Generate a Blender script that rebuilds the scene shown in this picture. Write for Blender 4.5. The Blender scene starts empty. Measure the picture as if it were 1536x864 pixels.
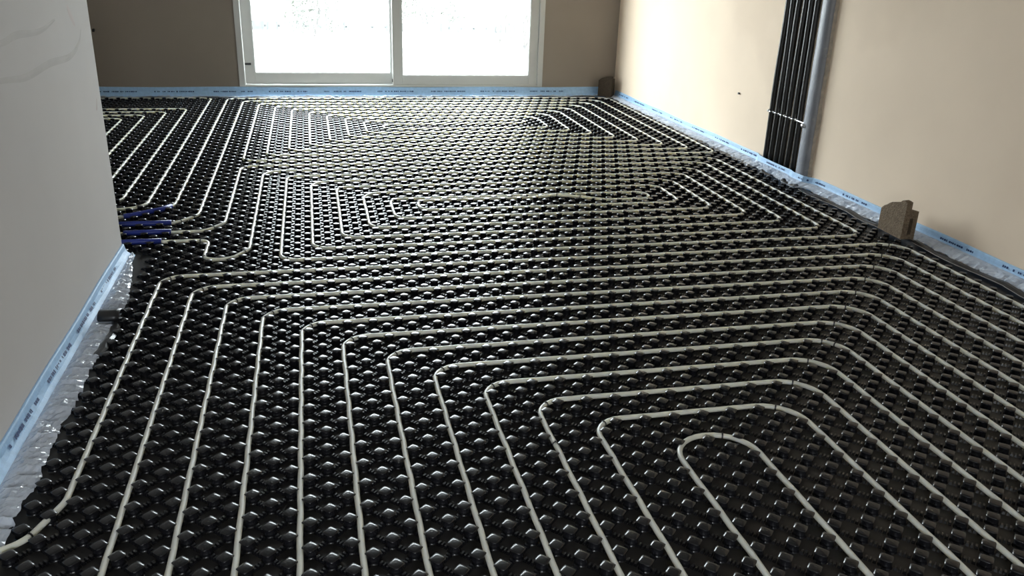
import bpy, math, random
import numpy as np
from mathutils import Vector, Matrix

# ------------------------------------------------------------------ setup
SC = bpy.context.scene
COL = SC.collection
D = 0.05                      # one stud pitch in metres; plan coordinates below are in pitches
rnd = random.Random(7)
nrng = np.random.default_rng(7)

# ---- camera
cd = bpy.data.cameras.new('camera'); cam = bpy.data.objects.new('camera', cd); COL.objects.link(cam)
PITCH, YAW, ROLL = 0.377224605, -0.236903817, 0.035668055
CX, CY, CZ = 7.26231463, -41.0318357, 27.3627710 + 0.46
c_, s_ = math.cos(YAW), math.sin(YAW)
r_ = Vector((c_, s_, 0)); f_ = Vector((-s_, c_, 0)); u_ = Vector((0, 0, 1))
F_ = f_*math.cos(PITCH) - u_*math.sin(PITCH); U_ = u_*math.cos(PITCH) + f_*math.sin(PITCH)
R2 = r_*math.cos(ROLL) + U_*math.sin(ROLL); U2 = -r_*math.sin(ROLL) + U_*math.cos(ROLL)
m = Matrix((R2, U2, -F_)).transposed().to_4x4(); m.translation = Vector((CX, CY, CZ))*D
cam.matrix_world = m
cd.sensor_fit = 'HORIZONTAL'; cd.sensor_width = 36.0; cd.lens = 1266.98636/1536*36.0
cd.clip_start = 0.05; cd.clip_end = 300
SC.camera = cam

# ---- sky, exposure
w = bpy.data.worlds.new('overcast_sky'); SC.world = w; w.use_nodes = True
bg = w.node_tree.nodes['Background']
bg.inputs[0].default_value = (0.90, 0.96, 1.0, 1); bg.inputs[1].default_value = 21.0
SC.view_settings.view_transform = 'Standard'; SC.view_settings.look = 'None'
SC.view_settings.exposure = 0.18; SC.view_settings.gamma = 1.0; SC.view_settings.use_curve_mapping = False
SC.cycles.max_bounces = 8; SC.cycles.diffuse_bounces = 5; SC.cycles.glossy_bounces = 4
SC.cycles.transparent_max_bounces = 12; SC.cycles.sample_clamp_indirect = 12

def portal(name, loc, rot, sx, sy):
    l = bpy.data.lights.new(name, 'AREA'); l.shape = 'RECTANGLE'; l.size = sx; l.size_y = sy
    l.cycles.is_portal = True
    o = bpy.data.objects.new(name, l); COL.objects.link(o); o.location = loc; o.rotation_euler = rot
    return o
# daylight enters through the patio door (far wall) and an unseen opening behind the camera, added and sized for fill light
portal('window_portal', (24*D, 135.2*D, 24*D), (math.radians(-90), 0, 0), 56*D, 42*D)
REAR = (0.0, 13.0, 8.0, 31.0)         # x0,x1,z0,z1 of the opening in the back wall
portal('rear_portal', ((REAR[0]+REAR[1])/2*D, -63.5*D, (REAR[2]+REAR[3])/2*D), (math.radians(90), 0, 0), (REAR[1]-REAR[0])*D, (REAR[3]-REAR[2])*D)

# ------------------------------------------------------------------ helpers
def put(o, parent=None):
    COL.objects.link(o)
    if parent is not None:
        o.parent = parent
        t = Vector(parent.location)                          # parents are unrotated: an offset is enough
        o.matrix_parent_inverse = Matrix.Translation(-t)
    return o

class MB:
    """collects verts (in pitches) and faces, builds one mesh object"""
    def __init__(s): s.v = []; s.f = []
    def add(s, vs, fs):
        k = len(s.v); s.v.extend([tuple(a) for a in vs]); s.f.extend([tuple(i+k for i in q) for q in fs]); return s
    def box(s, x0, x1, y0, y1, z0, z1):
        vs = [(x, y, z) for z in (z0, z1) for y in (y0, y1) for x in (x0, x1)]
        return s.add(vs, [(0,2,3,1),(4,5,7,6),(0,1,5,4),(2,6,7,3),(0,4,6,2),(1,3,7,5)])
    def tube(s, pts, r, n=10, cap=True):
        pts = [Vector(p) for p in pts]; N = len(pts)
        rs = r if isinstance(r, (list, tuple)) else [r]*N
        vs = []
        for i, p in enumerate(pts):
            t = (pts[min(i+1, N-1)] - pts[max(i-1, 0)]).normalized()
            ref = Vector((0, 0, 1)) if abs(t.z) < 0.9 else Vector((0, 1, 0))
            a = t.cross(ref).normalized(); b = a.cross(t).normalized()
            for k in range(n):
                q = 2*math.pi*k/n
                vs.append(p + (a*math.cos(q) + b*math.sin(q))*rs[i])
        fs = [(i*n+k, i*n+(k+1) % n, (i+1)*n+(k+1) % n, (i+1)*n+k) for i in range(N-1) for k in range(n)]
        if cap:
            fs.append(tuple(range(n-1, -1, -1))); fs.append(tuple((N-1)*n+k for k in range(n)))
        return s.add(vs, fs)
    def build(s, name, mat, parent=None, smooth=False, base=None, kind=None, bevel=0):
        me = bpy.data.meshes.new(name)
        b = Vector(base) if base is not None else Vector((0, 0, 0))
        me.from_pydata([((x-b.x)*D, (y-b.y)*D, (z-b.z)*D) for x, y, z in s.v], [], s.f)
        me.materials.append(mat)
        if smooth: me.shade_smooth()
        o = bpy.data.objects.new(name, me); o.location = b*D
        put(o, parent)
        if bevel:
            bv = o.modifiers.new('bevel', 'BEVEL'); bv.width = bevel*D; bv.segments = 2; bv.limit_method = 'ANGLE'
        if kind: o['kind'] = kind
        return o

def empty(name, loc):
    o = bpy.data.objects.new(name, None); o.location = Vector(loc)*D; o.empty_display_size = 0.05
    COL.objects.link(o); return o
def tag(o, label, cat, group=None):
    o['label'] = label; o['category'] = cat
    if group: o['group'] = group
    return o
def struct(o): o['kind'] = 'structure'; return o

def mat(name, col, rough=0.6, spec=0.5, metal=0.0, noise=None, bump=None, stain=None):
    """noise=(scale, amount) varies the colour; bump=(scale, strength); stain=(scale, thr, colour, amount)"""
    M = bpy.data.materials.new(name); M.use_nodes = True
    nt = M.node_tree; P = nt.nodes['Principled BSDF']
    P.inputs['Roughness'].default_value = rough; P.inputs['Metallic'].default_value = metal
    P.inputs['Specular IOR Level'].default_value = spec
    P.inputs['Base Color'].default_value = (*col, 1)
    tc = nt.nodes.new('ShaderNodeTexCoord'); out = None
    if noise:
        n = nt.nodes.new('ShaderNodeTexNoise'); n.inputs['Scale'].default_value = noise[0]; n.inputs['Detail'].default_value = 5
        nt.links.new(tc.outputs['Object'], n.inputs['Vector'])
        cr = nt.nodes.new('ShaderNodeValToRGB')
        cr.color_ramp.elements[0].position = 0.3; cr.color_ramp.elements[1].position = 0.7
        cr.color_ramp.elements[0].color = (*[c*(1-noise[1]) for c in col], 1); cr.color_ramp.elements[1].color = (*[min(1, c*(1+noise[1])) for c in col], 1)
        nt.links.new(n.outputs['Fac'], cr.inputs['Fac']); out = cr.outputs['Color']
    if stain:
        n = nt.nodes.new('ShaderNodeTexNoise'); n.inputs['Scale'].default_value = stain[0]; n.inputs['Detail'].default_value = 4
        nt.links.new(tc.outputs['Object'], n.inputs['Vector'])
        if len(stain) > 4:
            mp = nt.nodes.new('ShaderNodeMapping'); mp.inputs['Scale'].default_value = stain[4]
            nt.links.new(tc.outputs['Object'], mp.inputs['Vector']); nt.links.new(mp.outputs['Vector'], n.inputs['Vector'])
        cr = nt.nodes.new('ShaderNodeValToRGB'); e = cr.color_ramp.elements
        e[0].position = stain[1]; e[0].color = (0, 0, 0, 1); e[1].position = stain[1]+0.08; e[1].color = (stain[3],)*3 + (1,)
        nt.links.new(n.outputs['Fac'], cr.inputs['Fac'])
        mx = nt.nodes.new('ShaderNodeMix'); mx.data_type = 'RGBA'
        mx.inputs[6].default_value = (*col, 1); mx.inputs[7].default_value = (*stain[2], 1)
        if out is not None: nt.links.new(out, mx.inputs[6])
        nt.links.new(cr.outputs['Color'], mx.inputs[0]); out = mx.outputs[2]
    if out is not None: nt.links.new(out, P.inputs['Base Color'])
    if bump:
        n = nt.nodes.new('ShaderNodeTexNoise'); n.inputs['Scale'].default_value = bump[0]; n.inputs['Detail'].default_value = 6
        nt.links.new(tc.outputs['Object'], n.inputs['Vector'])
        b = nt.nodes.new('ShaderNodeBump'); b.inputs['Strength'].default_value = bump[1]; b.inputs['Distance'].default_value = 0.01
        nt.links.new(n.outputs['Fac'], b.inputs['Height']); nt.links.new(b.outputs['Normal'], P.inputs['Normal'])
    return M

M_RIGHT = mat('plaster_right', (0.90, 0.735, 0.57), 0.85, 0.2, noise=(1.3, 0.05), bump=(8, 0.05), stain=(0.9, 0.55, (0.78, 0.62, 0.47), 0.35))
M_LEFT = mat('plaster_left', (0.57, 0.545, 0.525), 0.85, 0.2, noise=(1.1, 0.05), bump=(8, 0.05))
M_FAR = mat('plaster_far_shaded', (0.30, 0.255, 0.215), 0.85, 0.2, noise=(1.2, 0.06), bump=(8, 0.05))  # same plaster, base colour lowered to stand in for the wall's backlit shade
M_CEIL = mat('bare_ceiling', (0.46, 0.44, 0.41), 0.9, 0.2, noise=(2, 0.03))
M_SLAB = mat('concrete_slab', (0.22, 0.21, 0.20), 0.9, 0.2, noise=(3, 0.15))
M_BLACK = mat('black_panel_plastic', (0.008, 0.008, 0.010), 0.27, 0.6)
M_SHEET = mat('black_panel_sheet', (0.014, 0.013, 0.013), 0.42, 0.45, noise=(60, 0.2))
M_RIM = mat('grey_rim', (0.30, 0.29, 0.28), 0.45, 0.5)
M_FLAP = mat('black_film', (0.016, 0.016, 0.018), 0.38, 0.5)
M_PIPE = mat('white_pex', (0.74, 0.725, 0.625), 0.36, 0.5, noise=(14, 0.05))
M_PIPE.node_tree.nodes['Principled BSDF'].inputs['Subsurface Weight'].default_value = 0.85
M_PIPE.node_tree.nodes['Principled BSDF'].inputs['Subsurface Radius'].default_value = (1, 0.9, 0.7)
M_PIPE.node_tree.nodes['Principled BSDF'].inputs['Subsurface Scale'].default_value = 0.03
M_CLIP = mat('black_clip', (0.015, 0.015, 0.016), 0.4, 0.5)
M_BLUE = mat('blue_sleeve', (0.018, 0.035, 0.26), 0.42, 0.5, noise=(30, 0.1))
M_PVC = mat('white_pvc', (0.56, 0.56, 0.54), 0.35, 0.5)
M_DARK = mat('dark_metal', (0.02, 0.02, 0.02), 0.4, 0.5)
M_TUBE = mat('black_conduit', (0.010, 0.009, 0.008), 0.38, 0.5, stain=(1.0, 0.66, (0.42, 0.40, 0.37), 0.8, (60, 60, 5)))
M_GALV = mat('grey_duct', (0.25, 0.26, 0.29), 0.45, 0.5, noise=(9, 0.16), stain=(22, 0.62, (0.36, 0.355, 0.35), 0.6))
M_MORT = mat('rough_mortar', (0.50, 0.43, 0.35), 0.95, 0.1, noise=(25, 0.2), bump=(60, 0.5))
M_BLOCK = mat('concrete_block', (0.21, 0.16, 0.112), 0.95, 0.1, noise=(70, 0.22), bump=(120, 0.9))
M_FOAM = mat('blue_foam', (0.37, 0.575, 0.82), 0.55, 0.4, noise=(40, 0.08), bump=(120, 0.15))
M_PRINT = mat('dark_blue_print', (0.02, 0.05, 0.16), 0.6, 0.3)
M_STEEL = mat('bright_steel', (0.75, 0.75, 0.75), 0.3, 0.5, metal=0.8)
M_GRAVEL = mat('pale_gravel', (0.42, 0.42, 0.40), 0.95, 0.1, noise=(6, 0.12))
M_LEAF = mat('hedge_leaf', (0.112, 0.118, 0.10), 0.8, 0.1, noise=(4, 0.2))
M_REED = mat('dry_reed', (0.092, 0.085, 0.079), 0.9, 0.1, noise=(4, 0.15))
M_FENCE = mat('grey_fence', (0.085, 0.088, 0.088), 0.9, 0.1)

# misted glass: clear with a fine veil of condensation, drops running down
M_GLASS = bpy.data.materials.new('misted_glass'); M_GLASS.use_nodes = True
nt = M_GLASS.node_tree; nt.nodes.clear()
no = nt.nodes.new('ShaderNodeOutputMaterial'); tr = nt.nodes.new('ShaderNodeBsdfTransparent'); tl = nt.nodes.new('ShaderNodeBsdfTranslucent')
gl = nt.nodes.new('ShaderNodeBsdfGlossy'); gl.inputs['Roughness'].default_value = 0.02
tr.inputs[0].default_value = (0.95, 0.97, 0.97, 1); tl.inputs[0].default_value = (0.9, 0.93, 0.94, 1)
tcg = nt.nodes.new('ShaderNodeTexCoord'); mp = nt.nodes.new('ShaderNodeMapping'); mp.inputs['Scale'].default_value = (14, 1, 1.1)
ng = nt.nodes.new('ShaderNodeTexNoise'); ng.inputs['Scale'].default_value = 2.0; ng.inputs['Detail'].default_value = 4
cg = nt.nodes.new('ShaderNodeValToRGB'); cg.color_ramp.elements[0].color = (0.0,)*3+(1,); cg.color_ramp.elements[1].color = (0.035,)*3+(1,)
cg.color_ramp.elements[0].position = 0.35; cg.color_ramp.elements[1].position = 0.65
m1 = nt.nodes.new('ShaderNodeMixShader'); m2 = nt.nodes.new('ShaderNodeMixShader'); m2.inputs[0].default_value = 0.05
L = nt.links.new
L(tcg.outputs['Object'], mp.inputs['Vector']); L(mp.outputs['Vector'], ng.inputs['Vector']); L(ng.outputs['Fac'], cg.inputs['Fac'])
L(cg.outputs['Color'], m1.inputs[0]); L(tr.outputs[0], m1.inputs[1]); L(tl.outputs[0], m1.inputs[2])
L(m1.outputs[0], m2.inputs[1]); L(gl.outputs[0], m2.inputs[2]); L(m2.outputs[0], no.inputs['Surface'])

# thin crinkled clear film
M_FILM = bpy.data.materials.new('clear_film'); M_FILM.use_nodes = True
nt = M_FILM.node_tree; P = nt.nodes['Principled BSDF']; no = nt.nodes['Material Output']
P.inputs['Base Color'].default_value = (0.74, 0.80, 0.90, 1); P.inputs['Roughness'].default_value = 0.14; P.inputs['Specular IOR Level'].default_value = 0.8
tr = nt.nodes.new('ShaderNodeBsdfTransparent'); m1 = nt.nodes.new('ShaderNodeMixShader'); m1.inputs[0].default_value = 0.7
tcg = nt.nodes.new('ShaderNodeTexCoord'); ng = nt.nodes.new('ShaderNodeTexNoise'); ng.inputs['Scale'].default_value = 26; ng.inputs['Detail'].default_value = 3
bp = nt.nodes.new('ShaderNodeBump'); bp.inputs['Strength'].default_value = 0.5; bp.inputs['Distance'].default_value = 0.02
L = nt.links.new
L(tcg.outputs['Object'], ng.inputs['Vector']); L(ng.outputs['Fac'], bp.inputs['Height']); L(bp.outputs['Normal'], P.inputs['Normal'])
L(tr.outputs[0], m1.inputs[1]); L(P.outputs[0], m1.inputs[2]); L(m1.outputs[0], no.inputs['Surface'])

# ------------------------------------------------------------------ room shell (kind = structure)
H = 50.0
def wall_x(y): return 72.3 - 0.02*(y - 20.0)          # plan line of the right wall, very slightly skew
YF = 132.9                                            # far wall face
struct(MB().box(-54, 76, -66, 137, -2.4, -0.6).build('floor', M_SLAB))
struct(MB().box(-54, 76, -66, 137, H, H+3).build('ceiling', M_CEIL))
b = MB()
ya, yb = -64.0, YF+3
vs = [(wall_x(ya), ya, -0.6), (wall_x(ya)+3, ya, -0.6), (wall_x(yb)+3, yb, -0.6), (wall_x(yb), yb, -0.6)]
vs += [(x, y, H) for x, y, z in vs]
b.add(vs, [(0,3,2,1),(4,5,6,7),(0,1,5,4),(1,2,6,5),(2,3,7,6),(3,0,4,7)])
WR = struct(b.build('wall_right', M_RIGHT))
WX0, WX1, WZ0, WZ1 = -6.4, 54.1, 2.05, 46.0            # patio door opening
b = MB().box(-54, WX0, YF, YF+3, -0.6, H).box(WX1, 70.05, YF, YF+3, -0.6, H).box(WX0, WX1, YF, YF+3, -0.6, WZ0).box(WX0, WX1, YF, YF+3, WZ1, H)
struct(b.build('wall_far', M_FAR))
b = MB().box(-14, -11, -4.5, 40.6, -0.6, H).box(-14, -11, -62, -24, -0.6, H).box(-14, -11, -24, -4.5, 42, H)
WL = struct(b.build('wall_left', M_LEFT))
struct(MB().box(-54, -51, -62, YF, -0.6, H).build('wall_outer', M_LEFT))
b = MB().box(-54, REAR[0], -65, -62, -0.6, H).box(REAR[1], 73.8, -65, -62, -0.6, H).box(REAR[0], REAR[1], -65, -62, -0.6, REAR[2]).box(REAR[0], REAR[1], -65, -62, REAR[3], H)
struct(b.build('wall_back', M_LEFT))

# patio door, two sliding leaves in one frame
win = struct(MB().box(WX0, -5.3, YF-0.25, YF+2.4, WZ0, WZ1).box(53.0, WX1, YF-0.25, YF+2.4, WZ0, WZ1)
             .box(-5.3, 53.0, YF+0.0, YF+2.4, WZ1-1.2, WZ1).box(-5.3, 53.0, YF-0.15, YF+2.4, WZ0, WZ0+0.35).build('window_1', M_PVC, bevel=0.06))
def leaf(name, x0, x1, y0, y1, z0, z1, gx0, gx1, gz0, gz1):
    o = MB().box(x0, gx0, y0, y1, z0, z1).box(gx1, x1, y0, y1, z0, z1).box(gx0, gx1, y0, y1, z0, gz0).box(gx0, gx1, y0, y1, gz1, z1).build(name, M_PVC, win, bevel=0.05)
    MB().box(gx0-0.1, gx1+0.1, (y0+y1)/2-0.06, (y0+y1)/2+0.06, gz0-0.1, gz1+0.1).build('pane', M_GLASS, o)
    g = MB()
    for (a, c_, d_, e_) in ((gx0, gx0+0.12, gz0, gz1), (gx1-0.12, gx1, gz0, gz1), (gx0+0.12, gx1-0.12, gz0, gz0+0.12), (gx0+0.12, gx1-0.12, gz1-0.12, gz1)):
        g.box(a, c_, y0+0.12, y0+0.25, d_, e_)
    g.build('glazing_gasket', M_PVC, o)
    return o
lfA = leaf('sliding_leaf', -5.25, 25.0, YF+1.25, YF+2.2, WZ0+0.4, WZ1-1.25, -3.4, 22.8, 4.5, 44.2)
lfB = leaf('fixed_leaf', 23.15, 52.95, YF+0.05, YF+1.1, WZ0+0.36, WZ1-1.25, 25.1, 51.15, 4.25, 44.2)
MB().box(-5.2, -4.05, YF+1.0, YF+1.25, 6.0, 6.4).build('pull_latch', M_DARK, lfA, bevel=0.05)
MB().box(23.0, 23.15, YF+0.3, YF+0.6, 2.9, 3.5).build('rail_stop', M_DARK, lfB)

# small marks on the plaster walls
t = tag(MB().tube([(-31.15, YF, 12.3), (-31.15, YF-0.5, 12.25), (-31.1, YF-0.7, 12.1)], 0.24, 8).build('wall_plug', M_DARK), 'small black plug sticking out of the far wall beside the left partition', 'wall plug')
xw = wall_x(79.3)
t = tag(MB().tube([(xw, 79.3, 8.98), (xw-0.22, 79.3, 8.98)], [0.13, 0.17], 8).build('nail', M_DARK), 'tiny dark nail head alone on the bright right wall', 'nail')
# dragged trowel marks standing proud of the left plaster, pinkish scuffs
def ridge(pts, wd, name, mt=None):
    bb = MB(); vs = []; fs = []
    for i, (y, z) in enumerate(pts):
        k = wd*(0.35 + 0.65*math.sin(math.pi*i/(len(pts)-1)))
        vs += [(-11.0, y, z-k), (-10.99, y, z), (-11.0, y, z+k)]
        if i:
            q = 3*(i-1); fs += [(q, q+1, q+4, q+3), (q+1, q+2, q+5, q+4)]
    bb.add(vs, fs); return bb.build(name, mt or M_TROWEL, WL)
M_SCUFF = mat('pink_scuff', (0.58, 0.52, 0.50), 0.85, 0.2)
M_TROWEL = mat('trowel_smear', (0.50, 0.475, 0.45), 0.8, 0.2, noise=(8, 0.05))
def spl(P, n=8):
    out = []
    for i in range(len(P)-1):
        p0, p1, p2, p3 = [np.array(P[max(0, min(len(P)-1, i+k))], float) for k in (-1, 0, 1, 2)]
        for k in range(n):
            t = k/n
            out.append(tuple(0.5*((2*p1) + (-p0+p2)*t + (2*p0-5*p1+4*p2-p3)*t*t + (-p0+3*p1-3*p2+p3)*t**3)))
    out.append(tuple(P[-1])); return out

# ------------------------------------------------------------------ stud panel floor
panel = tag(empty('stud_panel', (30, 40, 0)), 'black plastic floor panel covered in staggered round studs that hold the pipes', 'floor panel')
sheet = MB()
sheet.box(-10.9, 70.2, -61.9, 131.9, -0.55, -0.09).box(-50.9, -14.1, -61.9, 131.9, -0.55, -0.09).box(-14.1, -10.9, 40.8, 131.9, -0.55, -0.09).box(-14.1, -10.9, -23.9, -4.6, -0.55, -0.09)
sheet.build('panel_sheet', M_SHEET, panel)

def stud_geo(n, full):
    """profile ring list -> verts, faces (quads, plus a fan on top); four ears overhang towards +-x and +-y"""
    if full: prof = [(-.09, .375, 0), (-.06, .335, 0), (.06, .322, 0), (.085, .336, 0), (.11, .322, 0), (.31, .315, 0), (.368, .322, .25), (.382, .333, 1), (.405, .333, 1), (.432, .25, .45), (.452, .165, .05), (.446, .12, 0), (.452, .09, 0)]
    else: prof = [(-.09, .36, 0), (.32, .318, 0), (.38, .33, .9), (.405, .333, 1), (.434, .24, .4), (.45, .13, 0)]
    vs = []
    for z, r, e in prof:
        for k in range(n):
            a = 2*math.pi*k/n; q = abs(math.cos(2*a)); rr = r + e*0.10*q**3
            vs.append((rr*math.cos(a), rr*math.sin(a), z))
    vs.append((0, 0, prof[-1][0]+(0.0 if full else 0.01)))
    fs = []
    for i in range(len(prof)-1):
        for k in range(n): fs.append((i*n+k, i*n+(k+1) % n, (i+1)*n+(k+1) % n, (i+1)*n+k))
    top = len(vs)-1; o = (len(prof)-1)*n
    tris = [(o+k, o+(k+1) % n, top) for k in range(n)]
    return np.array(vs), fs, tris
def web_geo():
    """raised beads that link a stud to its diagonal neighbours up-left and up-right"""
    vs = []; fs = []
    for dx in (1, -1):
        t = np.array([dx, 1, 0])/math.sqrt(2); nrm = np.array([-t[1], t[0], 0])
        for a0, a1 in ((.40, .585), (.625, .79), (.83, 1.015)):
            k = len(vs)
            for (zz, sh) in ((-0.09, 0.0), (0.07, 0.04)):
                for aa, ww in ((a0+sh, -1), (a1-sh, -1), (a1-sh, 1), (a0+sh, 1)):
                    vs.append(t*aa + nrm*ww*(.16-sh) + np.array([0, 0, zz]))
            q = [(4, 5, 6, 7), (0, 1, 5, 4), (1, 2, 6, 5), (2, 3, 7, 6), (3, 0, 4, 7)]
            if dx < 0: q = [tuple(reversed(f)) for f in q]
            fs += [tuple(k+i for i in f) for f in q]
    return np.array(vs), fs, []
def field(name, geo, pos, mt, smooth):
    V, Q, T = geo; n = len(pos); nv = len(V)
    pos3 = np.c_[pos, np.zeros(n)]
    allv = (pos3[:, None, :] + V[None, :, :]).reshape(-1, 3) - np.array([30, 40, 0])
    off = (np.arange(n)*nv)[:, None, None]
    Q = np.array(Q); loops = (off + Q[None]).reshape(-1); sizes = np.full(n*len(Q), 4)
    if len(T):
        T = np.array(T); loops = np.concatenate([loops, (off + T[None]).reshape(-1)]); sizes = np.concatenate([sizes, np.full(n*len(T), 3)])
    me = bpy.data.meshes.new(name); me.vertices.add(len(allv)); me.vertices.foreach_set('co', (allv*D).astype(np.float32).ravel())
    me.loops.add(len(loops)); me.loops.foreach_set('vertex_index', loops.astype(np.int32))
    st = np.concatenate([[0], np.cumsum(sizes)[:-1]]); me.polygons.add(len(sizes)); me.polygons.foreach_set('loop_start', st.astype(np.int32))
    me.polygons.foreach_set('use_smooth', np.full(len(sizes), smooth)); me.materials.append(mt); me.update(calc_edges=True)
    o = bpy.data.objects.new(name, me); o.location = Vector((30, 40, 0))*D; put(o, panel); o['kind'] = 'stuff'
    return o

pos = []
for j in range(-26, 131):
    for i in range(-36, 69):
        if (i+j) % 2: continue
        if j < 41 and i < -8: continue
        if j < -4 and i < -8: continue
        if j == 130 and i > 64: continue
        pos.append((i, j))
pos = np.array(pos, float)
C0 = np.array([CX, CY, CZ])
def project(P):
    d = P - C0
    F = np.array(F_); R = np.array(R2); U = np.array(U2); z = d @ F
    return 768 + 1266.99*(d @ R)/z, 432 - 1266.99*(d @ U)/z
px, py = project(np.c_[pos, np.full(len(pos), .3)])
inside = (px > 4) & (px < 1532) & (py > 0) & (py < 862)
dist = np.linalg.norm(np.c_[pos, np.zeros(len(pos))] - C0, axis=1)
order = np.argsort(np.where(inside, dist, 1e9))
single = order[:300]; rest = np.setdiff1d(np.arange(len(pos)), single)
near = rest[dist[rest] < 62]; far = rest[dist[rest] >= 62]
G1 = stud_geo(16, True); G2 = stud_geo(8, False)
me = bpy.data.meshes.new('stud'); me.from_pydata([tuple(v*D) for v in G1[0]], [], G1[1]+G1[2]); me.materials.append(M_BLACK); me.shade_smooth()
for k in single:
    o = bpy.data.objects.new('stud', me); o.location = (pos[k][0]*D, pos[k][1]*D, 0); put(o, panel)
field('stud_field_front', G1, pos[near], M_BLACK, True)
field('stud_field_back', G2, pos[far], M_BLACK, True)
field('bead_ribs', web_geo(), pos, M_BLACK, False)

# ------------------------------------------------------------------ heating pipes
PR, PZ = 0.165, 0.245
def rounded(P, R=2.0, seg=7):
    """polyline with rounded corners; corner radii in R (one per inner corner, or a single value)"""
    P = [Vector((p[0], p[1], p[2] if len(p) > 2 else PZ)) for p in P]
    out = [P[0]]
    for i in range(1, len(P)-1):
        r = R[i-1] if isinstance(R, list) else R
        a = (P[i-1]-P[i]).normalized(); b_ = (P[i+1]-P[i]).normalized()
        ang = a.angle(b_); tl_ = r/math.tan(ang/2)
        tl_ = min(tl_, (P[i-1]-P[i]).length*0.49, (P[i+1]-P[i]).length*0.49); rr = tl_*math.tan(ang/2)
        p0 = P[i]+a*tl_; p1 = P[i]+b_*tl_; cen = P[i] + (a+b_).normalized()*(rr/math.sin(ang/2))
        u0 = p0-cen; u1 = p1-cen; w_ = u0.angle(u1)
        for k in range(seg+1):
            t = k/seg
            out.append(cen + (u0*math.sin((1-t)*w_) + u1*math.sin(t*w_))/math.sin(w_))
    out.append(P[-1])
    # subdivide long runs and add the slight wander a hand-laid pipe has
    res = [out[0]]
    for a, b_ in zip(out, out[1:]):
        n = max(1, int((b_-a).length/2.0))
        t = (b_-a).normalized(); nn = Vector((-t.y, t.x, 0))
        for k in range(1, n+1):
            p = a.lerp(b_, k/n)
            if n > 2 and k < n: p = p + nn*0.03*math.sin(p.x*1.571+p.y*1.571)
            res.append(p)
    return res
M_CLIPS = []
def pipe(name, pts, label, clips=(), ends=()):
    bb = MB(); bb.tube(pts, PR, 10)
    c0 = pts[0]
    o = bb.build(name, M_PIPE, smooth=True, base=(c0.x, c0.y, 0))
    tag(o, label, 'heating pipe', None)
    for (cx, cy) in clips:
        i = min(range(1, len(pts)-1), key=lambda k: (pts[k].x-cx)**2 + (pts[k].y-cy)**2)
        # nearest point on the polyline
        best = None
        for k in (i-1, i):
            a, b_ = pts[k], pts[k+1]; ab = b_-a; t = max(0, min(1, ((cx-a.x)*ab.x+(cy-a.y)*ab.y)/(ab.x**2+ab.y**2+1e-9)))
            q = a+ab*t; dd = (q.x-cx)**2+(q.y-cy)**2
            if best is None or dd < best[0]: best = (dd, q, ab.normalized())
        q, t = best[1], best[2]
        MB().tube([q-t*0.05, q+t*0.05], PR*1.13, 10).tube([q+Vector((0, 0, PR*1.05)), q+Vector((0, 0, PR*1.05+0.06))], 0.05, 6).build('clip', M_CLIP, o)
    return o

# near loop (double spiral around an inner U)
Lk = [-6.5+3*k for k in range(11)] + [27.5]; Rk = [67.5-3*k for k in range(11)] + [32.5]; Tk = [33.5-3*k for k in range(11)] + [0.6]
Bk = [-52.0+3*k for k in range(12)]
RL, RR, RB = 2.0, 2.6, 2.0
P1 = [(-24, -6.2), (-11.5, -5.0), (-7.6, -2.9), (-6.5, 0.2)]; R1 = [2, 2, 2.2]
for k in (0, 2, 4, 6, 8, 10):
    P1 += [(Lk[k], Tk[k]), (Rk[k], Tk[k])]; R1 += [RL, RR]
    if k < 10:
        P1 += [(Rk[k], Bk[k]), (Lk[k+2], Bk[k])]; R1 += [RB, RB]
P1 += [(Rk[10], -21.0), (Rk[11], -21.0), (Rk[11], Tk[11]), (Lk[11], Tk[11]), (Lk[11], Bk[9])]; R1 += [2.4, 2.4, 2.45, 2.45, RB]
for k in (9, 7, 5, 3, 1):
    P1 += [(Rk[k], Bk[k]), (Rk[k], Tk[k]), (Lk[k], Tk[k])]; R1 += [RB, RR, RL]
    P1 += [(Lk[k], Bk[k-2] if k > 1 else -9.0)]; R1 += [RB if k > 1 else 2.0]
P1 += [(-24, -9.0)]
clA = []
for k in range(11): clA += [(Lk[k]+0.75, Tk[k]-0.55), (Rk[k]-1.15, Tk[k]-0.3)]
clA += [(46.2, 11.5), (31.1, 0.4), (-7.3, -2.6), (20.6, 1.2)]
pipe('heating_pipe', rounded(P1, R1), 'off-white heating pipe filling the near half of the floor in nested bends', clA)

# middle loop
Ltop = [-2.5, 0.5] + [3.5+3*k for k in range(6)]
TB = [74.5-3*k for k in range(7)]; RBx = [65.5-3*k for k in range(7)]; BB = [36.5+3*k for k in range(6)]; LB = [3.5+3*k for k in range(6)]
Q = [(-24, 46.5), (-4.2, 46.5), (-2.5, 49.2), (-2.5, TB[0])]; RQ = [2, 2, RL]
for k in (0, 2, 4):
    Q += [(RBx[k], TB[k]), (RBx[k], BB[k]), (LB[k], BB[k]), (LB[k], TB[k+2])]; RQ += [RR, 1.8, 1.7, 1.7]
Q += [(47.5, 56.5), (47.5, 53.5), (41.5, 53.5), (38.6, 54.2, .5), (35.6, 55.2, .55), (32.5, 55.55, .22), (18.6, 55.55)]; RQ += [1.45, 1.45, 1, 1, 1, 1, 1.6]
Q += [(18.6, 51.5)]; RQ += [1.6]
for k in (5, 3, 1):
    Q += [(RBx[k], BB[k]), (RBx[k], TB[k])]; RQ += [1.7, 1.8]
    ll = LB[k-2] if k > 1 else 0.5
    Q += [(ll, TB[k])]; RQ += [RR]
    if k > 1: Q += [(ll, BB[k-2])]; RQ += [RL]
    if k > 1: RQ[-1] = 1.7
RQ = RQ[:len(Q)-1]
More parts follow.
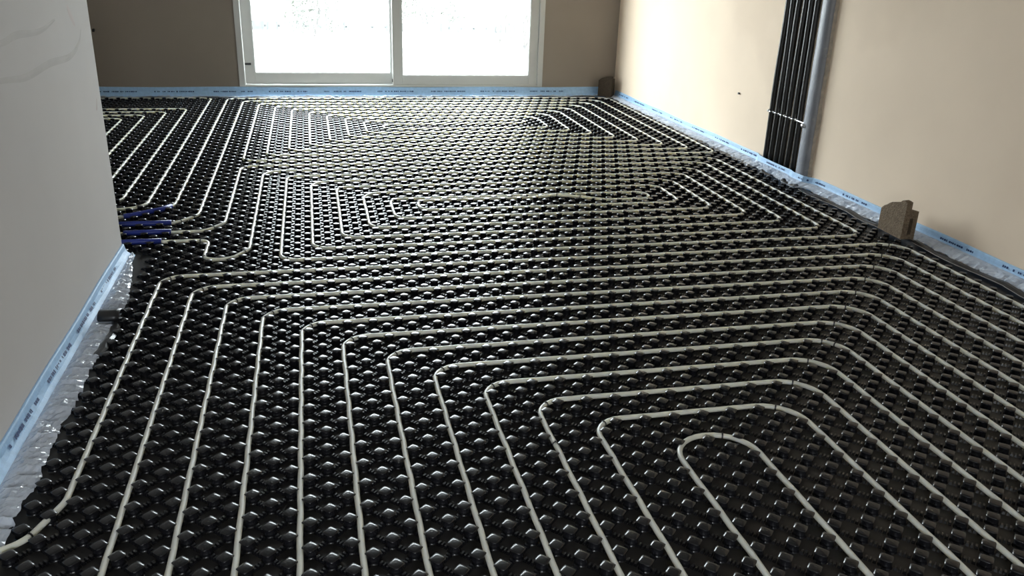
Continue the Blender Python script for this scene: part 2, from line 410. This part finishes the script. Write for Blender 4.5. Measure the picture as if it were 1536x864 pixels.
Q += [(0.5, 40.2), (-1.0, 37.6), (-3.5, 37.5), (-3.5, 43.5), (-24, 43.5)]; RQ += [2.0, 1.6, 1.5, 1.2, 1.2, 1]
RQ = RQ[:len(Q)-2]
clB = [(LB[k]+.75, BB[k]+.45) for k in range(6)] + [(RBx[k]-1.6, TB[k]-.1) for k in range(6)] + [(0.2, 39.4), (-3.4, 38.4), (-4.3, 43.5), (-3.5, 47.6), (35.7, 55.2), (38.4, 54.3)]
pipe('heating_pipe', rounded(Q, RQ), 'off-white heating pipe looping across the middle of the floor, lifted at its centre', clB)

# far loop below the patio door
TC = [129.5-3*k for k in range(9)]; RC = [67.5-3*k for k in range(8)] + [43.5]; BC = [77.5+3*k for k in range(8)]; LC = [-2.5+3*k for k in range(8)]
Q = [(-24, 52.3), (-13.0, 52.5), (-8.5, 56.2), (-8.5, TC[0])]; RQ = [2, 2.4, 1.8]
for k in (0, 2, 4, 6):
    Q += [(RC[k], TC[k]), (RC[k], BC[k]), (LC[k], BC[k]), (LC[k], TC[k+2])]; RQ += [RR, 1.7, 1.7, 1.7]
Q += [(43.5, TC[8]), (43.5, 102.6), (18.5, 102.6), (18.5, BC[7])]; RQ += [1.4, 1.4, 1.6, 1.6]
for k in (7, 5, 3, 1):
    ll = LC[k-2] if k > 1 else -5.5
    Q += [(RC[k], BC[k]), (RC[k], TC[k]), (ll, TC[k])]; RQ += [1.7, RR, 1.7]
    if k > 1: Q += [(ll, BC[k-2])]; RQ += [1.7]
Q += [(-5.5, 52.4), (-7.4, 49.7), (-24, 49.5)]; RQ += [2.2, 2, 1]
RQ = RQ[:len(Q)-2]
clC = [(LC[k]+.7, BC[k]+.4) for k in range(7)] + [(-5.8, 51.6), (-7.0, 50.2)]
pipe('heating_pipe', rounded(Q, RQ), 'off-white heating pipe coiled on the far floor below the patio door', clC)

# loops of the bay behind the partition
pipe('heating_pipe', rounded([(-46, 55.5), (-11.5, 55.5), (-11.5, 130.4), (-46, 130.4)], [2.6, 1.6]),
     'off-white heating pipe turning left along the far wall behind the partition', [(-12.4, 56.4)])
Q = [(-46, 58.5), (-14.5, 58.5), (-14.5, 118.5), (-44, 118.5), (-44, 64.5), (-20.5, 64.5), (-20.5, 112.5), (-38, 112.5), (-38, 70.5), (-26.5, 70.5), (-26.5, 106.5), (-32, 106.5), (-32, 73.5),
     (-29, 73.5), (-29, 109.5), (-41, 109.5)]
Q = [(-46, 58.5), (-14.5, 58.5), (-14.5, 118.5), (-44, 118.5), (-44, 64.5), (-20.5, 64.5), (-20.5, 112.5), (-37, 112.5), (-37, 74),
     (-34, 74), (-34, 109.5), (-23.5, 109.5), (-23.5, 67.5), (-41, 67.5), (-41, 115.5), (-17.5, 115.5), (-17.5, 61.5), (-46, 61.5)]
pipe('heating_pipe', rounded(Q, 1.6), 'off-white heating pipe nested in the shaded bay behind the partition', [(-14.8, 59.9)])

# blue insulating sleeves on the feeds
def sleeve(pts, label):
    p = rounded(pts, 2.2); bb = MB(); bb.tube(p, 0.27, 12)
    tag(bb.build('pipe_sleeve', M_BLUE, smooth=True, base=(p[0].x, p[0].y, 0)), label, 'pipe sleeve', 'blue sleeves on the feed pipes')
SZ = 0.34
sleeve([(-13.1, 52.5, SZ), (-12.4, 52.7, SZ), (-9.6, 54.7, SZ), (-8.75, 55.9, SZ)], 'bent blue sleeve on a pipe, furthest from the camera of the four by the partition')
sleeve([(-17, 49.5, SZ), (-7.9, 49.65, SZ)], 'straight blue sleeve directly in front of the bent blue sleeve')
sleeve([(-12.0, 46.5, SZ), (-7.5, 46.5, SZ)], 'short straight blue sleeve with bare pipe showing at both ends')
sleeve([(-16, 43.5, SZ), (-8.0, 43.5, SZ)], 'straight blue sleeve nearest the corner of the left partition')

# ------------------------------------------------------------------ edge strips with crinkled film flaps
def edge_strip(label, path, inward, prof, film, print_rows, y_seed, printz, pu, tap=lambda y: 1.0):
    """path: plan points along the wall foot; inward: unit plan vector(s); prof: (u, z) from the wall; film: (u0,z0,u1,z1)"""
    rg = np.random.default_rng(y_seed)
    e = tag(empty('edge_strip', (*path[0], 0)), label, 'edge strip', None)
    n = len(prof); vs = []; fs = []
    for i, (x, y) in enumerate(path):
        ix, iy = inward[i] if isinstance(inward, list) else inward
        wob = 0.05*math.sin(i*0.9+y_seed)
        for (u, z) in prof:
            vs.append((x+ix*(u+wob*(u > .3)), y+iy*(u+wob*(u > .3)), z + 0.05*math.sin(i*0.37+y_seed)*(z > .5)))
        if i:
            a = (i-1)*n; q = i*n
            for k in range(n): fs.append((a+k, a+(k+1) % n, q+(k+1) % n, q+k))
    fs.append(tuple(range(n))); fs.append(tuple(reversed([len(vs)-n+k for k in range(n)])))
    MB().add(vs, fs).build('foam_strip', M_FOAM, e, smooth=False, base=(*path[0], 0))
    # film
    m_ = 9; vs = []; fs = []; sub = []
    for i in range(len(path)-1):
        for k in range(4):
            t = k/4; sub.append((path[i][0]*(1-t)+path[i+1][0]*t, path[i][1]*(1-t)+path[i+1][1]*t))
    sub.append(path[-1])
    wr = 0.0; wr2 = rg.normal(0, .5, m_)
    u0, z0, u1, z1 = film[:4]; amp = film[4] if len(film) > 4 else .5; wa = 0.0
    for i, (x, y) in enumerate(sub):
        ii = min(i//4, len(path)-1); ix, iy = inward[ii] if isinstance(inward, list) else inward
        wa = 0.75*wa + 0.25*rg.normal(0, amp)
        wr = 0.35*wr + rg.normal(0, .075); wr2 = 0.8*wr2 + 0.6*rg.normal(0, .35, m_)*.5
        for k in range(m_):
            t = k/(m_-1); u = u0+(u1*tap(y)+wa*tap(y)-u0)*t
            z = z0+(z1-z0)*t + wr*min(1, 2.5*t)*(1+.6*wr2[k]) + (rg.uniform(-.06, .08) if 0 < k else 0) + 0.12*math.sin(math.pi*t)
            sl = .22*wr2[k]*t
            vs.append((x+ix*u+iy*sl, y+iy*u+ix*sl, max(z, .03)))
        if i:
            a = (i-1)*m_; q = i*m_
            for k in range(m_-1): fs.append((a+k, a+k+1, q+k+1, q+k))
    MB().add(vs, fs).build('film_flap', M_FILM, e, base=(*path[0], 0))
    # blurred small print on the face
    bb = MB()
    for (i0, i1) in print_rows:
        for i in range(i0, i1):
            (xa, ya_), (xb, yb_) = path[i], path[i+1]; ln = math.hypot(xb-xa, yb_-ya_); t = 0
            tx, ty = (xb-xa)/ln, (yb_-ya_)/ln; ix, iy = inward[i] if isinstance(inward, list) else inward
            while t < ln-.3:
                wd = rg.uniform(.12, .32); hh = rg.uniform(.16, .24)
                if rg.random() < .82:
                    pa = [(t, printz-hh*.5), (t+wd, printz-hh*.5), (t+wd, printz+hh*.5), (t, printz+hh*.5)]
                    bb.add([(xa+tx*a+ix*pu(z), ya_+ty*a+iy*pu(z), z) for a, z in pa], [(0, 1, 2, 3)])
                t += wd + rg.uniform(.03, .10)
    if bb.v: bb.build('print', M_PRINT, e, base=(*path[0], 0), kind='stuff')
    return e
def interp_u(prof, k0, k1):
    pr_ = sorted([(z, u) for u, z in prof[k0:k1]])
    zs = [a for a, _ in pr_]; us = [b_ for _, b_ in pr_]
    return lambda z: float(np.interp(z, zs, us)) + 0.03

profL = [(0.0, 1.15), (0.03, 1.2), (0.14, 1.2), (0.2, 1.1), (0.27, .72), (0.45, .38), (0.75, .14), (1.1, .04), (1.1, .0), (0.0, .0)]
pathL = [(-11, -4.4+1.0*k) for k in range(45)] + [(-11, 40.55)]
edge_strip('blue foam edge strip at the foot of the left partition', pathL, (1, 0), profL, (.72, .2, 2.4, .10, .25), [(3, 8), (10, 16), (18, 24), (26, 32), (34, 40)], 1, .62, interp_u(profL, 3, 8), lambda y: 1.0 - .62*max(0.0, min(1.0, (y-31)/9.5)))
profR = [(0.0, 1.45), (0.03, 1.5), (0.14, 1.5), (0.2, 1.4), (0.27, .95), (0.45, .55), (0.75, .32), (1.05, .2), (1.05, .0), (0.0, .0)]
def bulge(y): return max(0.0, min(.66 if y > 61 else 1.0, (y-55.9)/1.4, (71.2-y)/2))   # the strip steps out around the conduits
pr1 = [(wall_x(y)-bulge(y), y) for y in np.arange(-30, 70.2, 1.25)]
edge_strip('pale blue foam edge strip on the right wall beside the grey duct', pr1, (-1, 0), profR, (.36, .78, 1.75, .2, .35), [(k, k+4) for k in range(32, 76, 7)], 2, 1.1, interp_u(profR, 3, 8))
pr2 = [(wall_x(y)-bulge(y)+.06, y) for y in np.arange(69.0, 132.6, 1.25)]
edge_strip('pale blue foam edge strip on the right wall behind the black conduits', pr2, (-1, 0), profR, (.45, .6, 2.3, .16, .5), [(k, k+4) for k in range(2, 45, 7)], 3, 1.05, interp_u(profR, 3, 8))
profF = [(0.0, 1.95), (0.03, 2.0), (0.16, 2.0), (0.22, 1.9), (0.28, 1.2), (0.4, .7), (0.6, .4), (.9, .22), (.9, .0), (0.0, .0)]
pf = [(x, YF) for x in np.arange(-50.5, 69.4, 1.5)]
edge_strip('blue foam edge strip along the far wall under the patio door sill', pf, (0, -1), profF, (.85, .2, 1.5, .3, .5), [(k, k+5) for k in range(12, 74, 7)], 4, 1.15, interp_u(profF, 3, 8))

# folded black panel edges standing up along the walls
def flap(pts, wd, lift, seed):
    rg = np.random.default_rng(seed); vs = []; fs = []
    m_ = 4
    for i, (x, y, nx, ny) in enumerate(pts):
        a = lift*(0.6+0.4*math.sin(i*0.8+seed)) + rg.uniform(-.03, .03); o_ = rg.uniform(-.06, .06) + .1*math.sin(i*.55+seed)
        for k in range(m_):
            t = k/(m_-1)
            vs.append((x+nx*(wd*t+o_), y+ny*(wd*t+o_), .16 + a*math.sin(math.pi*min(1, t*0.75+.1))))
        if i:
            p = (i-1)*m_; q = i*m_
            for k in range(m_-1): fs.append((p+k, p+k+1, q+k+1, q+k))
    o = MB().add(vs, fs).build('edge_flap', M_FLAP, panel)
    sd = o.modifiers.new('solid', 'SOLIDIFY'); sd.thickness = 0.05*D; sd.offset = 0
    MB().tube([vs[i*m_] for i in range(len(pts))], .035, 5).build('rim', M_RIM, o)
    return o
for (ya, yb, wd, lf, sd) in ((-24, 34, .9, .34, 1), (39, 56, .9, .3, 2), (57, 61, .8, .7, 3), (63, 66, .7, .6, 4), (68, 82, .9, .2, 5), (84, 104, .8, .16, 6), (106, 129, .9, .3, 7)):
    flap([(wall_x(y)-2.75-.15*math.sin(y*.5), y, 1, 0) for y in np.arange(ya, yb, .8)], wd, lf, sd)
flap([(x, 130.7, 0, 1) for x in np.arange(-50, 66, 1.2)], .8, .3, 8)
# curled tab by the left partition
vs = []; fs = []
for i, (yy, zz) in enumerate([(26.2, .08), (25.6, .3), (25.1, .72), (24.7, .98), (24.3, 1.02), (23.95, .86), (23.8, .62), (23.9, .42)]):
    for xx in (-9.75, -9.2, -8.65, -8.2): vs.append((xx+.12*(yy-24), yy+.06*math.sin(xx*3), zz))
    if i:
        for k in range(3): fs.append((4*i-4+k, 4*i-3+k, 4*i+1+k, 4*i+k))
o = MB().add(vs, fs).build('edge_flap', M_FLAP, panel, smooth=True); o.modifiers.new('solid', 'SOLIDIFY').thickness = .07*D
flap([(-9.2+.02*y, y, 1, 0) for y in np.arange(18, 25, .6)], .7, .3, 11)

# ------------------------------------------------------------------ services on the right wall
def tubex(y): return wall_x(y) - 0.25
CLZ = 8.1
for k in range(6):
    y = 68.95 - 1.44*k
    pts = []
    for i in range(26):
        z = 0.5 + i*2.0; z = min(z, 49.9)
        pts.append((tubex(y) - (0.0 if abs(z-CLZ) > 1.5 else -.03) + .04*math.sin(z*.35+k*1.7), y + .10*math.sin(z*.22+k*2.1) + (.0), z))
    words = ['first', 'second', 'third', 'fourth', 'fifth', 'sixth'][k]
    o = MB().tube(pts, 0.385, 14).build('conduit_tube', M_TUBE, smooth=True, base=(tubex(y), y, 0.5))
    tag(o, 'upright black conduit tube on the right wall, %s from the patio door' % words, 'conduit', 'black conduit tubes on the right wall')
yd = 59.05
xd = wall_x(yd) - 0.15
duct = MB()
vs = []
sec = []
for k in range(20):
    a = 2*math.pi*k/20; q = 2.5
    ca, sa = math.cos(a), math.sin(a)
    rr = (abs(ca)**q+abs(sa)**q)**(-1/q)
    sec.append((rr*ca*.90, rr*sa*1.22))
for z in (0.4, 12, 25, 38, 49.9): vs += [(xd+a, yd+b_, z) for a, b_ in sec]
fs = [(i*20+k, i*20+(k+1) % 20, (i+1)*20+(k+1) % 20, (i+1)*20+k) for i in range(4) for k in range(20)]
fs += [tuple(range(19, -1, -1)), tuple(80+k for k in range(20))]
duct.add(vs, fs)
do = tag(duct.build('wall_duct', M_GALV, smooth=True, base=(xd, yd, .4)), 'stained grey duct standing upright on the right wall beside the black conduits', 'duct')
do.modifiers.new('es', 'EDGE_SPLIT').split_angle = math.radians(50)
# ragged mortar along the duct's near edge: part of the wall
vs = []; fs = []; rg = np.random.default_rng(5); wv = 0
for i in range(101):
    z = .4 + i*.495; wv = .85*wv + .15*rg.normal(0, 1.4); e1 = yd-1.36-max(-.08, min(.45, wv*.5)) - .08*abs(rg.normal())
    xw = wall_x(e1)
    for (yy, xx) in ((yd-.95, xw+.05), (yd-1.1, xw-.36), (yd-1.16+(e1-yd+1.16)*.5, xw-.33+rg.uniform(-.05, .05)), (e1, xw-.15+rg.uniform(-.06, .06)), (e1-.1, xw+.05)):
        vs.append((xx, yy, z))
    if i:
        for k in range(4): fs.append((5*i-5+k, 5*i+k, 5*i+k+1, 5*i-4+k))
MB().add(vs, fs).build('mortar_edge', M_MORT, WR)
# perforated fixing band with bright nubs
band = tag(empty('fixing_band', (tubex(65)-.4, 65, CLZ)), 'bright steel fixing band across the black conduits and the duct edge', 'fixing band')
bp_ = []
for k in range(6):
    y = 68.95-1.44*k
    bp_ += [(tubex(y)+.1, y+.6, CLZ+.05*k*0), (tubex(y)-.42, y+.15, CLZ), (tubex(y)-.42, y-.2, CLZ)]
bp_ += [(xd-.75, yd+.72, CLZ)]
MB().tube(bp_, 0.075, 6).build('strap', M_STEEL, band)
for k in range(6):
    y = 68.95-1.44*k; c = Vector((tubex(y)-.40, y+.3, CLZ+.05))
    MB().tube([c+Vector((.1, .12, 0)), c, c+Vector((-.12, -.12, 0))], [.12, .2, .1], 8).build('nub', M_STEEL, band, smooth=True)
c = Vector((xd-.84, yd+.5, CLZ-.25))
MB().tube([c+Vector((0, .5, .0)), c+Vector((-.08, 0, 0)), c+Vector((0, -.45, -.1))], [.16, .3, .2], 10).build('end_bolt', M_STEEL, band, smooth=True)
MB().tube([c+Vector((.0, -.4, -.1)), c+Vector((.06, -1.0, -.3)), c+Vector((.5, -1.42, -.25))], .03, 5).build('tie_wire', M_DARK, band)

# ------------------------------------------------------------------ concrete block offcuts
def block(name, corner, ang, sx, sy, hs, h2, label, seed, mt):
    """broken end of a concrete block: solid face, stepped ragged top, a slot through the right-hand end"""
    rg = np.random.default_rng(seed)
    ca, sa = math.cos(ang), math.sin(ang)
    def W(x, y, z): return (corner[0]+x*ca-y*sa, corner[1]+x*sa+y*ca, z)
    bb = MB()
    def slab(ya, yb, hh, x0, x1, zb=.46):
        xs_ = np.linspace(x0, x1, len(hh)); vs = []; fs = []
        for i, x in enumerate(xs_):
            j1, j2 = rg.uniform(-.07, .07, 2)
            vs += [W(x, ya, zb), W(x, ya, .46+hh[i]+j1), W(x, yb, .46+hh[i]+j2), W(x, yb, zb)]
            if i:
                a = 4*(i-1); q = 4*i
                for k in range(4): fs.append((a+k, a+(k+1) % 4, q+(k+1) % 4, q+k))
        fs.append((0, 1, 2, 3)); n = len(vs)-4; fs.append((n+3, n+2, n+1, n))
        bb.add(vs, fs)
    t1, t2 = sy*.42, sy*.68
    slab(0, t1, hs, 0, sx)
    slab(t2, sy, [h2*.85, h2*.95, h2], 0, sx)                    # rear wall, lower
    slab(t1-.03, t2+.03, [h2*.8, h2*.93, h2*.97], 0, sx*.84)     # web; the slot opens in the end face
    slab(t1-.03, t2+.03, [h2*.16]*2, sx*.84-.02, sx)
    slab(t1-.03, t2+.03, [h2*.98]*2, sx*.84-.02, sx, .46+h2*.76)
    o = bb.build(name, mt, base=(*corner, .46))
    return tag(o, label, 'concrete block')

block('concrete_block', (68.48, 38.31), math.atan2(-4.21, -.16), 4.22, 1.6, [2.4, 2.7, 3.0, 3.25, 3.45, 3.6, 3.68, 3.75, 4.15, 4.2, 4.05], 3.05, 'broken brown concrete block standing on the studs by the right wall, nearer the camera', 3, M_BLOCK)
block('concrete_block', (65.75, 130.6), math.atan2(-1.8, 2.5), 2.9, 2.2, [3.2, 3.7, 4.0, 4.1, 4.1], 3.6, 'dark broken concrete block standing in the far corner of the room', 4, mat('shaded_block', (0.075, 0.058, 0.042), 0.95, 0.1, noise=(70, 0.22), bump=(120, 0.9)))  # second block's colour is darkened to carry the shadow of the far corner

# ------------------------------------------------------------------ outside, seen through the misted panes
gr = struct(MB().box(-900, 900, 136.2, 1500, -5, -4).build('ground_outside', M_GRAVEL))
ft = tag(empty('garden_fence', (20, 318, -4)), 'low grey board edging across the garden, seen through the left pane', 'fence')
for k in range(24):
    x = -30+5.2*k
    MB().box(x, x+4.6, 318, 318.6, -3.4, -.2+.4*math.sin(k*2.3)).build('board', M_FENCE, ft, base=(x, 318, -3.4))
for z in (-2.4,): MB().box(-31, 95, 318.6, 319.4, z, z+1).build('rail', M_FENCE, ft, base=(-31, 318.6, z))
def bush(name, x, y, z, sx, sy, sz, n, mt, seed, label, cat, tall=False):
    rg = np.random.default_rng(seed); e = tag(empty(name, (x, y, z)), label, cat); bb = MB()
    for k in range(n):
        d = rg.normal(size=3); d /= np.linalg.norm(d); r = rg.uniform(.35, 1)**.5; d[2] = abs(d[2])
        c = Vector((x+d[0]*sx*r, y+d[1]*sy*r, z+.05*sz+d[2]*sz*r))
        if tall:
            t = Vector((rg.uniform(-.5, .5), rg.uniform(-.4, .4), 3)); l = rg.uniform(1.5, 4); wv = Vector((.22, 0, 0))
        else:
            t = Vector(rg.normal(size=3)).normalized(); l = rg.uniform(1, 2.4); wv = t.cross(Vector(rg.normal(size=3))).normalized()*rg.uniform(.5, 1.1)
        t = t.normalized()*l
        bb.add([c-t*.5, c+wv*.5, c+t*.5, c-wv*.5], [(0, 1, 2, 3)])
    bb.build('foliage', mt, e, base=(x, y, z), kind='stuff')
    st = MB()
    for k in range(5):
        a = rg.uniform(0, 6.28); st.tube([(x, y, z), (x+math.cos(a)*sx*.3, y+math.sin(a)*sy*.3, z+sz*.4), (x+math.cos(a)*sx*.6, y+math.sin(a)*sy*.5, z+sz*.75)], [.5, .3, .12], 6)
    st.build('stem', M_REED, e, base=(x, y, z))
bush('garden_shrub', 9, 300, -4, 11, 8, 28, 1700, M_LEAF, 1, 'pale green shrub nearer the door, at the left of the left pane', 'shrub')
bush('garden_shrub', 56, 330, -4, 16, 8, 26, 1700, M_LEAF, 2, 'pale green shrub behind the low edging, at the right of the left pane', 'shrub')
bush('dry_grass', 100, 300, -4, 16, 10, 30, 2200, M_REED, 3, 'clump of brown dry grass seen through the right pane', 'dry grass', True)
bush('dry_grass', 82, 262, -4, 12, 8, 16, 1300, M_REED, 4, 'lower clump of dry grass at the left of the right pane', 'dry grass', True)

# plaster drag marks on the left partition
ridge(spl([(10, 20.2), (16.8, 19.6), (21.3, 19.2), (27, 19.37), (32.6, 19.2), (35.9, 19.87), (37.2, 20.8)]), .27, 'trowel_mark')
ridge(spl([(11, 21.9), (17.4, 21.7), (20.8, 21.9), (25.9, 21.7), (30, 22.15)]), .25, 'trowel_mark')
ridge(spl([(33.9, 22.8), (34.6, 22.2), (35.6, 21.4)]), .5, 'scuff_mark', M_SCUFF)
ridge(spl([(38.5, 14.0), (38.8, 14.3), (39.1, 14.9)]), .16, 'scuff_mark', mat('rust_scuff', (0.40, 0.30, 0.27), 0.85, 0.2))
